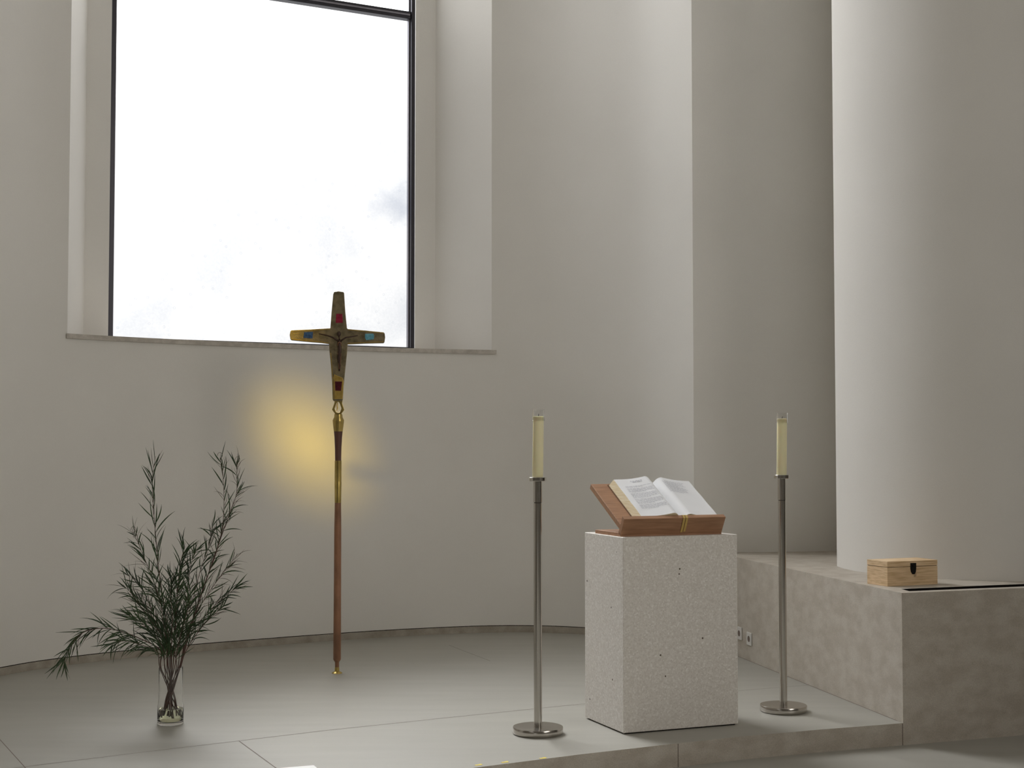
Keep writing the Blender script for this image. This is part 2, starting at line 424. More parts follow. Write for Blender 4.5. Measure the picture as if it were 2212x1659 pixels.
def make_pane(PANE_E):
    m = bpy.data.materials.new('daylit textured glass'); m.use_nodes = True
    t = m.node_tree; t.nodes.clear(); N = t.nodes.new; L = t.links.new
    co = N('ShaderNodeTexCoord')
    # small scale relief of the cast glass
    n1 = N('ShaderNodeTexNoise'); n1.inputs['Scale'].default_value = 70; n1.inputs['Detail'].default_value = 4
    mr = N('ShaderNodeMapRange'); mr.inputs[1].default_value = 0.3; mr.inputs[2].default_value = 0.7; mr.inputs[3].default_value = 0.965; mr.inputs[4].default_value = 1.03
    # seed bubbles as thin rings
    v = N('ShaderNodeTexVoronoi'); v.inputs['Scale'].default_value = 7.5; v.voronoi_dimensions = '2D'
    mp = N('ShaderNodeMapping'); mp.inputs['Rotation'].default_value = (math.pi / 2, 0, 0)
    r = N('ShaderNodeValToRGB'); e = r.color_ramp.elements
    e[0].position = 0.0; e[0].color = (0.97, 0.97, 0.97, 1); e[1].position = 1.0; e[1].color = (1, 1, 1, 1)
    for p, c in ((0.045, 0.97), (0.062, 0.80), (0.075, 1.0), (0.085, 1.04), (0.1, 1.0)):
        q = e.new(p); q.color = (c, c, c, 1)
    # cloudy grime
    n2 = N('ShaderNodeTexNoise'); n2.inputs['Scale'].default_value = 1.7; n2.inputs['Detail'].default_value = 3
    g = N('ShaderNodeMapRange'); g.inputs[1].default_value = 0.38; g.inputs[2].default_value = 0.62; g.inputs[3].default_value = 0.88; g.inputs[4].default_value = 1.05
    # dimmer outside seen through the glass, painted as bluish patches near the right edge
    prev = None
    nw = N('ShaderNodeTexNoise'); nw.inputs['Scale'].default_value = 3.5; nw.inputs['Detail'].default_value = 4
    sb = N('ShaderNodeVectorMath'); sb.operation = 'SUBTRACT'; sb.inputs[1].default_value = (0.5, 0.5, 0.5)
    sc_ = N('ShaderNodeVectorMath'); sc_.operation = 'SCALE'; sc_.inputs['Scale'].default_value = 0.35
    wa = N('ShaderNodeVectorMath'); wa.operation = 'ADD'
    L(co.outputs['Object'], nw.inputs['Vector']); L(nw.outputs['Color'], sb.inputs[0]); L(sb.outputs[0], sc_.inputs[0])
    L(co.outputs['Object'], wa.inputs[0]); L(sc_.outputs[0], wa.inputs[1])
    for (sx, sz, rad, amt) in ((WW - 0.15, 1.06, 0.26, 0.30), (WW - 0.18, 1.60, 0.26, 0.14), (WW - 0.16, 0.32, 0.35, 0.10), (WW - 0.5, 0.25, 0.5, 0.06)):
        ds = N('ShaderNodeVectorMath'); ds.operation = 'DISTANCE'; ds.inputs[1].default_value = (sx, dp, sz)
        mm = N('ShaderNodeMapRange'); mm.interpolation_type = 'SMOOTHSTEP'
        mm.inputs[1].default_value = 0.0; mm.inputs[2].default_value = rad; mm.inputs[3].default_value = 1 - amt; mm.inputs[4].default_value = 1.0
        L(wa.outputs[0], ds.inputs[0]); L(ds.outputs['Value'], mm.inputs[0])
        if prev is None: prev = mm.outputs[0]
        else:
            q = N('ShaderNodeMath'); q.operation = 'MULTIPLY'; L(prev, q.inputs[0]); L(mm.outputs[0], q.inputs[1]); prev = q.outputs[0]
    L(co.outputs['Object'], n1.inputs['Vector']); L(n1.outputs['Fac'], mr.inputs[0])
    L(co.outputs['Object'], mp.inputs[0]); L(mp.outputs[0], v.inputs['Vector']); L(v.outputs['Distance'], r.inputs[0])
    L(co.outputs['Object'], n2.inputs['Vector']); L(n2.outputs['Fac'], g.inputs[0])
    a = N('ShaderNodeMath'); a.operation = 'MULTIPLY'; L(mr.outputs[0], a.inputs[0]); L(r.outputs[0], a.inputs[1])
    b = N('ShaderNodeMath'); b.operation = 'MULTIPLY'; L(a.outputs[0], b.inputs[0]); L(g.outputs[0], b.inputs[1])
    c = N('ShaderNodeMath'); c.operation = 'MULTIPLY'; L(b.outputs[0], c.inputs[0]); L(prev, c.inputs[1])
    em = N('ShaderNodeEmission'); em.inputs['Color'].default_value = (0.99, 0.99, 0.985, 1)
    st = N('ShaderNodeMath'); st.operation = 'MULTIPLY'; st.inputs[1].default_value = PANE_E; L(c.outputs[0], st.inputs[0])
    L(st.outputs[0], em.inputs['Strength'])
    cb = N('ShaderNodeCombineColor')                 # dimmed glass, painted outside patches included, turns faintly blue
    for i, ex in enumerate((1.15, 0.95, 0.55)):
        pq = N('ShaderNodeMath'); pq.operation = 'POWER'; pq.inputs[1].default_value = ex; L(c.outputs[0], pq.inputs[0]); L(pq.outputs[0], cb.inputs[i])
    tr = N('ShaderNodeBsdfTransparent'); L(cb.outputs[0], tr.inputs['Color'])
    ad = N('ShaderNodeMixShader'); ad.inputs[0].default_value = 0.5
    L(em.outputs[0], ad.inputs[1]); L(tr.outputs[0], ad.inputs[2])
    o = N('ShaderNodeOutputMaterial'); L(ad.outputs[0], o.inputs[0])
    return m
for z0, z1, pane_m in ((bw, zm - mh, make_pane(0.57)), (zm + mh, HH - bw, make_pane(4.6))):
    bm = bmesh.new()
    vs = [bm.verts.new(p) for p in ((bw, dp - 0.005, z0), (WW - bw, dp - 0.005, z0), (WW - bw, dp - 0.005, z1), (bw, dp - 0.005, z1))]
    bm.faces.new(vs)
    obj('window_pane', bm, pane_m, win)

# ------------------------------------------------------------------ platform
edge_px = [(1060, 1654), (1250, 1630), (1434.5, 1609), (1600, 1591), (1780, 1575.4), (1951, 1562)]
EDGE = [G(x, y).xy for x, y in edge_px]
EDGE[-1] = FL.copy()
e0 = EDGE[0] - EDGE[1]; e0.normalize()
left_ext = [Vector((-3.5, EDGE[0].y + e0.y / e0.x * (-3.5 - EDGE[0].x)))]
bench_back = FL + side_dir * ((9.0 - FL.y) / side_dir.y)
# bench side meets recess wall
k = ((rec0 - FL).x * rdir.y - (rec0 - FL).y * rdir.x) / (side_dir.x * rdir.y - side_dir.y * rdir.x)
bench_back = FL + side_dir * k
stage = left_ext + EDGE + [bench_back, nib] + list(reversed(APSE))
bm = bmesh.new(); prism(bm, stage, ZLOW, 0.0)
o = obj('floor_platform', bm, [lime_floor, lime_dark]); tag(o, kind='structure')
for p in o.data.polygons:
    if abs(p.normal.z) < 0.5: p.material_index = 1
# stone joints
bm = bmesh.new()
def strip(pts, wd, z=0.0006):
    pts = [Vector(p) for p in pts]
    l, r = offs(pts, wd / 2), offs(pts, -wd / 2)
    L = [bm.verts.new((p.x, p.y, z)) for p in l]; R = [bm.verts.new((p.x, p.y, z)) for p in r]
    for i in range(len(pts) - 1): bm.faces.new((L[i], L[i + 1], R[i + 1], R[i]))
def gl(*pp): return [G(x, y).xy for x, y in pp]
strip(gl((-260, 1697), (80, 1653), (300, 1626), (516, 1600.5), (700, 1578.4), (980, 1549), (1259, 1520.6), (1500, 1500), (1760, 1479)), 0.0042)
strip(gl((516, 1600.5), (596, 1659), (680, 1721)), 0.0042)
strip(gl((-60, 1540), (0, 1598), (55, 1659), (100, 1709)), 0.0042)
strip(gl((970, 1394), (1059, 1428)), 0.004)
tag(obj('trim_3', bm, joint_m), kind='structure')
bm = bmesh.new()
def riser_joint(p):
    d = Vector((0.0, -0.0015)); box(bm, (p.x - 0.0018, p.y - 0.0015, ZLOW), (p.x + 0.0018, p.y + 0.004, -0.002))
ej = EDGE[2].lerp(EDGE[3], (1464 - 1434.5) / 165.5)
riser_joint(ej); riser_joint(FL + FD * -0.004)
tag(obj('trim_4', bm, joint_m), kind='structure')

# ------------------------------------------------------------------ bench along the right wall
FQ = Vector((-FD.y, FD.x))
def bp(p, q): return FL + FD * p + FQ * q
p_end = (END - FL).dot(FD); q_end = (END - FL).dot(FQ)
s1 = G(1964, 1277, BZ).xy - FL; s2 = G(1946, 1272, BZ).xy - FL
q1, q2, ps1, ps2 = s1.dot(FQ), s2.dot(FQ), s1.dot(FD), s2.dot(FD)
def side_at(q):                              # bench side line at distance q behind the front
    t = q / side_dir.dot(FQ); return FL + side_dir * t
FR = Vector((END.x, FL.y + FD.y / FD.x * (END.x - FL.x)))
def right_at(q): return Vector((END.x, FR.y + q / FD.x))
bench = empty('stone_bench', (FL.x, FL.y, ZLOW))
tag(bench, 'long pale limestone bench built along the right wall beside the platform', 'bench')
bm = bmesh.new()
prism(bm, [side_at(q2), right_at(q2)] + list(reversed(RIGHT)) + [bench_back], ZLOW, BZ)
prism(bm, [side_at(q1), bp(ps1, q1), bp(ps2, q2), side_at(q2)], ZLOW, BZ)
prism(bm, [FL, FR, right_at(q1), side_at(q1)], ZLOW, BZ)
me_o = obj('bench_block', bm, lime_dark, bench); me_o.matrix_parent_inverse = Matrix.Translation((-FL.x, -FL.y, -ZLOW))
bm = bmesh.new(); prism(bm, [bp(ps1, q1 + .001), right_at(q1 + .001), right_at(q2 - .001), bp(ps2, q2 - .001)], BZ - 0.14, BZ - 0.09)
prism(bm, [bp(ps2, q2 - .005), right_at(q2 - .005), right_at(q2 - .001), bp(ps2, q2 - .001)], BZ - 0.10, BZ - 0.001)
me_o = obj('slot_lining', bm, gap_m, bench); me_o.matrix_parent_inverse = Matrix.Translation((-FL.x, -FL.y, -ZLOW)); me_o['label'] = 'black recessed slot'

# joint along the foot of the bench side
bm = bmesh.new()
sn = Vector((-side_dir.y, side_dir.x))
strip([FL + side_dir * 0.06 + sn * 0.003, bench_back + sn * 0.003], 0.005)
tag(obj('trim_5', bm, joint_m), kind='structure')

# wall sockets on the bench side
for (px, py, lab) in ((1599, 1368, 'pale wall socket half hidden by the pedestal, the one farther back on the bench side'), (1620, 1380, 'pale wall socket on the bench side, nearer the right candlestick')):
    r = ray(px, py); d = Vector((r.x, r.y))
    # meet the vertical plane of the bench side
    t = (FL.x * side_dir.y - FL.y * side_dir.x) / (d.x * side_dir.y - d.y * side_dir.x)
    c = Vector((d.x * t, d.y * t, H + r.z * t))
    ang = math.atan2(-side_dir.y, -side_dir.x)     # local x runs toward the viewer along the side
    e = empty('wall_socket', (c.x, c.y, c.z), ang); tag(e, lab, 'socket', 'wall sockets on the bench side')
    bm = bmesh.new(); box(bm, (-0.04, -0.008, -0.04), (0.04, 0.0, 0.04))
    obj('cover_plate', bm, simple('ivory plastic', (0.66, 0.65, 0.62), 0.4), e, bevel=0.003)
    bm = bmesh.new()
    mt = Matrix.Translation((0, -0.008, 0)) @ Matrix.Rotation(math.pi / 2, 4, 'X')
    lathe(bm, [(0.0, -0.0005), (0.019, -0.0005), (0.019, 0.0015), (0.0, 0.0015)], 24)
    bmesh.ops.transform(bm, matrix=mt, verts=bm.verts)
    obj('socket_well', bm, simple('socket shade', (0.16, 0.12, 0.10), 0.6), e)

# ------------------------------------------------------------------ pedestal
A = G(1347, 1587).xy; B = G(1595, 1566).xy; C = G(1260, 1552).xy
pa = (B - A).normalized(); pb = Vector((-pa.y, pa.x))
PW = (B - A).length; PDp = (C - A).dot(pb); PH = ZAT(1161, A.y)
prz = math.atan2(pa.y, pa.x)
ped = empty('pedestal', (A.x, A.y, 0), prz)
tag(ped, 'square speckled pale terrazzo pedestal carrying the open book', 'pedestal')
bm = bmesh.new(); box(bm, (0, 0, 0.006), (PW, PDp, PH)); obj('pedestal_block', bm, terrazzo, ped, bevel=0.0025)
bm = bmesh.new(); box(bm, (0.012, 0.012, 0), (PW - 0.012, PDp - 0.012, 0.006)); obj('recessed_foot', bm, gap_m, ped)

# ------------------------------------------------------------------ book stand (local frame: x along the pedestal front, y back, z up)
SX0, SX1 = 0.012, 0.558
ta = math.radians(29); dv = Vector((math.cos(ta), math.sin(ta))); nv = Vector((-math.sin(ta), math.cos(ta)))
pl = Vector((A.x, A.y, 0)) + Vector((pa.x, pa.y, 0)) * SX0
stand = empty('book_stand', (pl.x, pl.y, PH), prz); SWD = SX1 - SX0
tag(stand, 'brown wooden tabletop book stand on the terrazzo pedestal', 'book stand')
def profile(bm, poly, x0, x1, mat=0):
    a = [bm.verts.new((x0, p[0], p[1])) for p in poly]; b = [bm.verts.new((x1, p[0], p[1])) for p in poly]
    n = len(poly)
    for i in range(n): bm.faces.new((a[i], a[(i + 1) % n], b[(i + 1) % n], b[i])).material_index = mat
    bm.faces.new(a).material_index = mat; bm.faces.new(b).material_index = mat
bm = bmesh.new(); profile(bm, [(0.05, 0.0), (0.33, 0.0), (0.33, 0.018), (0.05, 0.018)], 0, SWD); obj('base_board', bm, oak, stand, bevel=0.0015)
D0 = Vector((0.052, 0.004)); DB = 0.022; DT = 0.048; LT = 0.026; LH = 0.092
def dp2(v, h): return D0 + dv * v + nv * h
bm = bmesh.new(); profile(bm, [dp2(LT, DB), dp2(0.40, DB), dp2(0.40, DT), dp2(LT, DT)], 0, SWD); obj('reading_board', bm, oak, stand, bevel=0.0015)
bm = bmesh.new(); profile(bm, [dp2(0, 0.0), dp2(LT, 0.0), dp2(LT, LH), dp2(0, LH)], 0, SWD); obj('ledge', bm, oak, stand, bevel=0.0015)

# ------------------------------------------------------------------ open book
book = empty('open_book', (pl.x, pl.y, PH), prz)
tag(book, 'thick open book with white pages and a gold ribbon lying on the wooden stand', 'book')
GX = 0.335 - SX0; WL, WR = 0.235, 0.212; BV0, BV1 = LT + 0.002, LT + 0.352; BT = DT + 0.001
def bpnt(x, v, h):
    q = dp2(v, BT + h); return Vector((x, q.x, q.y))
bm = bmesh.new()
def slab(x0, x1, v0, v1, h0, h1):
    vs = [bm.verts.new(bpnt(x, v, h)) for h in (h0, h1) for x, v in ((x0, v0), (x1, v0), (x1, v1), (x0, v1))]
    for f in ((0, 3, 2, 1), (4, 5, 6, 7), (0, 1, 5, 4), (1, 2, 6, 5), (2, 3, 7, 6), (3, 0, 4, 7)): bm.faces.new([vs[i] for i in f])
slab(GX - WL - 0.004, GX + WR + 0.004, BV0, BV1 + 0.005, 0.0, 0.0035)
obj('cover', bm, cover_m, book)
def hl(s):   # left page height over the cover, s = 0 at gutter .. 1 at fore edge
    rise = 1 - (1 - min(1, s / 0.24)) ** 2.4
    fall = 0.0 if s < 0.24 else (s - 0.24) / 0.76
    return 0.0045 + 0.050 * rise - 0.018 * (fall ** 0.8) - 0.004 * math.sin(math.pi * min(1, fall))
def hr(s):
    rise = 1 - (1 - min(1, s / 0.22)) ** 2.4
    fall = 0.0 if s < 0.22 else (s - 0.22) / 0.78
    return 0.0045 + 0.041 * rise - 0.024 * (1 - (1 - fall) ** 1.6) + 0.0015
def block(name, sgn, W, hf, skew):
    bm = bmesh.new(); ns, nv_ = 40, 14; top = []; bot = []
    for j in range(nv_ + 1):
        v = BV0 + 0.002 + (BV1 - BV0 - 0.004) * j / nv_
        rt, rb = [], []
        for i in range(ns + 1):
            s = i / ns
            wob = 0.0007 * math.sin(9 * s + 5 * v * 10)
            x = GX + sgn * s * (W - skew)
            rt.append(bm.verts.new(bpnt(x, v, hf(s) + wob * s)))
            rb.append(bm.verts.new(bpnt(GX + sgn * s * W, v, 0.0036)))
        top.append(rt); bot.append(rb)
    def q(a, b, c, d, m): bm.faces.new((a, b, c, d)).material_index = m
    for j in range(nv_):
        for i in range(ns):
            q(top[j][i], top[j][i + 1], top[j + 1][i + 1], top[j + 1][i], 0)
            q(bot[j][i], bot[j + 1][i], bot[j + 1][i + 1], bot[j][i + 1], 1)
        q(top[j][ns], bot[j][ns], bot[j + 1][ns], top[j + 1][ns], 1)
        q(top[j][0], top[j + 1][0], bot[j + 1][0], bot[j][0], 1)
    for i in range(ns):
        q(top[0][i], bot[0][i], bot[0][i + 1], top[0][i + 1], 1)
        q(top[nv_][i], top[nv_][i + 1], bot[nv_][i + 1], bot[nv_][i], 1)
    return obj(name, bm, [paper, page_edge], book, smooth='auto')
block('page_block', -1, WL, hl, 0.018); block('page_block', 1, WR, hr, 0.004)
# rows of small grey print, too small to read
def mark(bm, sgn, W, hf, x0, x1, v, hgt):
    n = max(1, int((x1 - x0) / 0.01)); 
    for i in range(n):
        a, b = x0 + (x1 - x0) * i / n, x0 + (x1 - x0) * (i + 1) / n
        if sgn < 0: sa, sb = (GX - a) / W, (GX - b) / W
        else: sa, sb = (a - GX) / W, (b - GX) / W
        vs = [bm.verts.new(bpnt(x, vv, hf(s) + 0.0013)) for x, s, vv in ((a, sa, v), (b, sb, v), (b, sb, v + hgt), (a, sa, v + hgt))]
        bm.faces.new(vs)
rnd = random.Random(3)
def textline(bm, sgn, W, hf, x0, x1, v, h=0.0022):
    x = x0
    while x < x1 - 0.004:
        wlen = rnd.uniform(0.006, 0.02); e = min(x1, x + wlen)
        mark(bm, sgn, W, hf, x, e, v, h); x = e + rnd.uniform(0.002, 0.004)
bm = bmesh.new(); Lx0, Lx1 = GX - WL + 0.05, GX - 0.035
textline(bm, -1, WL - .018, hl, GX - 0.14, GX - 0.075, BV1 - 0.030, 0.004); textline(bm, -1, WL - .018, hl, GX - 0.13, GX - 0.08, BV1 - 0.040, 0.004)
v = BV1 - 0.075; k_ = 0
for grp, n in ((0, 2), (1, 5), (2, 6), (3, 6), (4, 5)):
    for i in range(n):
        short = (i == n - 1)
        textline(bm, -1, WL - .018, hl, Lx0, Lx1 - (0.06 if short else rnd.uniform(0, 0.02)), v); v -= 0.0078
    v -= 0.006
tag(obj('printed_text', bm, ink, book), kind='stuff')
bm = bmesh.new(); v = BV1 - 0.035
for i in range(13):
    textline(bm, 1, WR - .004, hr, GX + 0.035, GX + WR - 0.05 - (0.05 if i in (5, 12) else rnd.uniform(0, .03)), v); v -= 0.0085
tag(obj('printed_text', bm, ink, book), kind='stuff')
# ribbons out of the gutter and down the ledge front
for k2, (dx, ln) in enumerate(((-0.004, 0.080), (0.011, 0.076))):
    bm = bmesh.new(); path = [(BV0 + 0.03, hr(0.04) + BT), (BV0 + 0.002, BT + 0.012), (LT - 0.002, LH + 0.0015) , (0.0, LH + 0.0015), (-0.0025, LH - 0.001), (-0.003, LH - 0.03), (-0.002, LH - ln)]
    pts = [(GX + dx + 0.002 * math.sin(i * 1.3), *(D0 + dv * a + nv * b)) for i, (a, b) in enumerate(path)]
    pts = [p for p in catmull(pts, 4)]
    wdt = 0.0058
    for a, b in zip(pts, pts[1:]):
        vs = [Vector(p) + Vector((s * wdt, 0, 0)) for p, s in ((a, -1), (a, 1), (b, 1), (b, -1))]
        th_ = Vector((0, -0.0006, 0.0003))
        lo = [bm.verts.new(q) for q in vs]; hi = [bm.verts.new(q + th_) for q in vs]
        bm.faces.new(hi); bm.faces.new(lo[::-1])
        for i in range(4): bm.faces.new((lo[i], lo[(i + 1) % 4], hi[(i + 1) % 4], hi[i]))
    obj('ribbon', bm, ribbon_m, book)

# ------------------------------------------------------------------ candlesticks
def candlestick(px, by, label, top_px, ytop, lab_candle, wax_px, glass_px, lean):
    P = G(px, by); Y = P.y
    zt = ZAT(top_px, Y)                       # upper face of the drip plate
    zj = ZAT(top_px + 54.5, Y)
    e = empty('candlestick', (P.x, P.y, 0)); tag(e, label, 'candlestick', 'steel floor candlesticks')
    bm = bmesh.new(); R = 0.118
    lathe(bm, [(0, 0), (R - 0.006, 0), (R - 0.002, 0.003), (R, 0.006), (R, 0.030), (R - 0.002, 0.033), (0, 0.034)], 96)
    obj('foot_disc', bm, steel, e, smooth='auto')
    bm = bmesh.new(); lathe(bm, [(0, 0.034), (0.0193, 0.034), (0.0193, zj - 0.002), (0, zj - 0.002)], 48); obj('pole', bm, steel, e, smooth='auto')
    bm = bmesh.new(); lathe(bm, [(0, zj - 0.002), (0.0175, zj - 0.002), (0.0175, zj + 0.001), (0, zj + 0.001)], 32); obj('joint_ring', bm, steel_groove, e)
    bm = bmesh.new(); lathe(bm, [(0, zj + 0.001), (0.0205, zj + 0.001), (0.0205, zt - 0.018), (0, zt - 0.018)], 48); obj('socket_sleeve', bm, steel, e, smooth='auto')
    bm = bmesh.new(); lathe(bm, [(0, zt - 0.018), (0.038, zt - 0.018), (0.0395, zt - 0.016), (0.0395, zt - 0.001), (0.0385, zt), (0.036, zt - 0.001), (0, zt - 0.001)], 64); obj('drip_plate', bm, steel, e, smooth='auto')
    zw, zg = ZAT(wax_px, Y), ZAT(glass_px, Y)
    c = empty('candle', (P.x, P.y, zt)); c.rotation_euler = (0, lean, 0)
    tag(c, lab_candle, 'candle', 'altar candles')
    hw, hg = zw - zt, zg - zt
    bm = bmesh.new(); r = 0.0255
    lathe(bm, [(0, 0), (r - .001, 0), (r, 0.002), (r, hw - 0.004), (r - 0.003, hw), (r - 0.006, hw - 0.001), (0.010, hw - 0.006), (0, hw - 0.006)], 48)
    obj('wax', bm, wax, c, smooth='auto')
    bm = bmesh.new(); ri, ro = r + 0.0006, r + 0.0028; z0 = hw - 0.022
    lathe(bm, [(ri, z0), (ro, z0), (ro + .0008, z0 + 0.004), (ro - 0.0008, z0 + 0.020), (ro, hg - 0.002), (ro, hg), (ri, hg), (ri, z0 + 0.02)], 48, close=True)
    obj('glass_follower', bm, glass, c, smooth='auto')
    bm = bmesh.new(); tube(bm, [(0, 0, hw - 0.006), (0.0005, 0, hw + 0.004), (0.0022, 0, hw + 0.011)], [0.0015, 0.0014, 0.001], 8)
    obj('wick', bm, wick_m, c, smooth=True)
    return e
candlestick(1162, 1584.5, 'tall brushed steel candlestick to the left of the pedestal', 1031, 0, 'cream candle with a glass rim on the left candlestick', 899, 884.5, 0.012)
candlestick(1692.5, 1536.2, 'tall brushed steel candlestick between the pedestal and the bench', 1026, 0, 'cream candle with a glass rim on the right candlestick', 904, 892, 0.016)

# ------------------------------------------------------------------ processional cross
cb = G(728, 1454); CYd = cb.y; S = CYd / FPX * 1.0
crx = empty('processional_cross', (cb.x, cb.y, 0), math.radians(6))
tag(crx, 'tall standing bronze cross with enamel stones on a wooden shaft', 'cross')
def cz(py): return ZAT(py, CYd)
def cxl(px, py): return (px - (728 + (1454 - py) * 0.0040)) * S          # keeps the slight perspective lean out of the object
def zoom1(a, b): return (580 + a / 5.53, 600 + b / 5.53)
def zpt(a, b):
    x, y = zoom1(a, b); return (cxl(x, y), cz(y))
outline = [(778, 172), (830, 163), (890, 172), (898, 185), (912, 400), (932, 600), (940, 612), (1150, 628), (1370, 648), (1383, 665), (1388, 712), (1380, 765), (1370, 778), (1150, 785), (940, 797),
           (935, 880), (915, 1080), (893, 1300), (885, 1455), (875, 1475), (775, 1475), (763, 1455), (757, 1250), (742, 1050), (722, 850), (720, 795), (640, 783), (450, 768), (275, 752), (262, 740), (254, 690), (262, 645), (275, 632), (500, 620), (735, 604), (748, 420), (768, 200)]
bm = bmesh.new(); plate(bm, [zpt(*p) for p in outline], -0.011, 0.011)
obj('cross_body', bm, cross_m, crx, bevel=0.0025)
# raised inner rims along the arms
def ribbon_line(bm, pts, wd, y0, y1):
    for a, b in zip(pts, pts[1:]):
        a, b = Vector(a), Vector(b); n = Vector((-(b - a).y, (b - a).x)).normalized() * wd / 2
        plate(bm, [tuple(a + n), tuple(b + n), tuple(b - n), tuple(a - n)], y0, y1)
for seg in ([(285, 738), (450, 757), (640, 772), (712, 784)], [(945, 785), (1150, 772), (1366, 762)], [(740, 900), (750, 1010), (757, 1130), (772, 1300), (775, 1450)], [(285, 645), (500, 632), (730, 616)], [(945, 622), (1150, 640), (1366, 658)]):
    bm = bmesh.new(); ribbon_line(bm, [zpt(*p) for p in seg], 0.0035, -0.0125, -0.0105)
    obj('gilded_rim', bm, gold_m, crx)
def quadpart(name, pts, mat, y0=-0.0145, y1=-0.010, bev=0.0012, label=None):
    bm = bmesh.new(); plate(bm, [zpt(*p) for p in pts], y0, y1); o = obj(name, bm, mat, crx, bevel=bev)
    if label: o['label'] = label
quadpart('enamel_stone', [(805, 433), (878, 433), (884, 540), (798, 542)], gem_red, label='crimson enamel stone')
quadpart('enamel_stone', [(425, 655), (530, 650), (524, 730), (415, 722)], gem_blue, label='dark blue enamel stone')
quadpart('enamel_stone', [(1148, 668), (1245, 665), (1258, 690), (1250, 735), (1160, 745), (1147, 715)], gem_sky, label='light blue enamel stone')
quadpart('enamel_stone', [(790, 1240), (875, 1240), (862, 1352), (795, 1350)], gem_dark, y0=-0.0165, label='dark red enamel stone')
quadpart('gilded_panel', [(780, 1155), (880, 1195), (893, 1240), (880, 1450), (785, 1450), (778, 1225), (772, 1195)], gold_m, -0.0128, -0.0105, 0.001, 'bright gilded lower panel')
# relief figure with outstretched arms
bm = bmesh.new()
def z3(a, b, y): p = zpt(a, b); return (p[0], y, p[1])
tube(bm, [z3(846, 745, -.012), z3(845, 800, -.016), z3(848, 870, -.017), z3(842, 930, -.018), z3(838, 980, -.016), z3(846, 1050, -.015), z3(842, 1115, -.013)], [0.009, 0.0115, 0.010, 0.0115, 0.009, 0.0065, 0.0045], 12)
tube(bm, [z3(846, 765, -.0125), z3(760, 712, -.013), z3(690, 690, -.0125), z3(600, 672, -.012)], [0.006, 0.0045, 0.0036, 0.003], 8)
tube(bm, [z3(846, 765, -.0125), z3(920, 715, -.013), z3(985, 705, -.0125), z3(1060, 690, -.012)], [0.006, 0.0045, 0.0036, 0.003], 8)
bmesh.ops.create_uvsphere(bm, u_segments=14, v_segments=10, radius=0.0125, matrix=Matrix.Translation(z3(838, 672, -.016)) @ Matrix.Diagonal((0.9, 0.9, 1.2, 1)))
tube(bm, [z3(838, 690, -.014), z3(846, 750, -.014)], 0.004, 8)
obj('relief_figure', bm, corpus_m, crx, smooth=True)
bm = bmesh.new()
def arc(cx_, cy_, rx, ry, a0, a1, n=10): return [z3(cx_ + rx * math.cos(math.radians(a0 + (a1 - a0) * i / n)), cy_ + ry * math.sin(math.radians(a0 + (a1 - a0) * i / n)), -0.0245) for i in range(n + 1)]
tube(bm, arc(845, 800, 20, 28, 150, 390), 0.0016, 6)
tube(bm, [z3(825, 905, -.024), z3(830, 960, -.022), z3(838, 1090, -.018)], 0.0014, 6)
tube(bm, [z3(862, 905, -.024), z3(858, 970, -.022), z3(848, 1090, -.018)], 0.0014, 6)
obj('copper_inlay', bm, copper_m, crx, smooth=True)
# open loop below the cross
def zoom2(a, b): return (600 + a / 4.88, 840 + b / 4.88)
def z2(a, b):
    x, y = zoom2(a, b); return (cxl(x, y), cz(y))
outer = [z2(*p) for p in ((598, 120), (680, 120), (676, 150), (698, 222), (668, 262), (672, 275), (590, 275), (600, 262), (570, 220), (594, 150))]
inner_ = [z2(*p) for p in ((626, 138), (640, 138), (652, 158), (668, 208), (655, 240), (646, 250), (620, 250), (610, 240), (598, 208), (614, 158))]
bm = bmesh.new()
n = 10
rings = {}
for tagk, pts, y in (('of', outer, -.010), ('ob', outer, .010), ('if', inner_, -.010), ('ib', inner_, .010)):
    rings[tagk] = [bm.verts.new((p[0], y, p[1])) for p in pts]
for i in range(n):
    j = (i + 1) % n
    bm.faces.new((rings['of'][i], rings['of'][j], rings['if'][j], rings['if'][i])); bm.faces.new((rings['ob'][j], rings['ob'][i], rings['ib'][i], rings['ib'][j]))
    bm.faces.new((rings['of'][j], rings['of'][i], rings['ob'][i], rings['ob'][j])); bm.faces.new((rings['if'][i], rings['if'][j], rings['ib'][j], rings['ib'][i]))
obj('open_loop', bm, brass, crx, bevel=0.0015)
bm = bmesh.new(); p0, p1, p2, p3 = [z2(*p) for p in ((630, 142), (622, 170), (625, 200), (620, 232))]
tube(bm, [(p[0], 0, p[1]) for p in (p0, p1, p2, p3)], [0.002, 0.0035, 0.0035, 0.002], 8); obj('loop_bar', bm, gold_m, crx, smooth=True)
def rz(half_px, py): return (half_px * S, cz(py))
def turned(name, mat, prof, label=None):
    prof = [(0, prof[0][1])] + prof + [(0, prof[-1][1])]
    bm = bmesh.new(); lathe(bm, [(r, z) for r, z in prof], 32); o = obj(name, bm, mat, crx, smooth='auto')
    if label: o['label'] = label
turned('ferrule', brass, [rz(8.5, 895), rz(9.2, 901), rz(12.2, 907.5), rz(12.2, 911), rz(9.6, 932)], 'flared brass ferrule')
turned('grip', staff_dark, [rz(9.4, 932), rz(8.2, 945), rz(7.0, 970), rz(6.6, 995)], 'dark walnut grip')
turned('brass_sleeve', brass, [rz(7.3, 995), rz(7.4, 1038), rz(7.2, 1039.5), rz(7.5, 1041), rz(7.0, 1086)])
turned('shaft', staff_wood, [rz(6.8, 1086), rz(7.6, 1140), rz(7.9, 1300), rz(8.3, 1424), rz(6.5, 1427.5), rz(4.6, 1430), rz(4.4, 1441)])
turned('foot_cap', brass, [rz(4.8, 1441), rz(5.0, 1449.5), rz(8.5, 1451), rz(11.2, 1453), (11.4 * S, 0.0)])

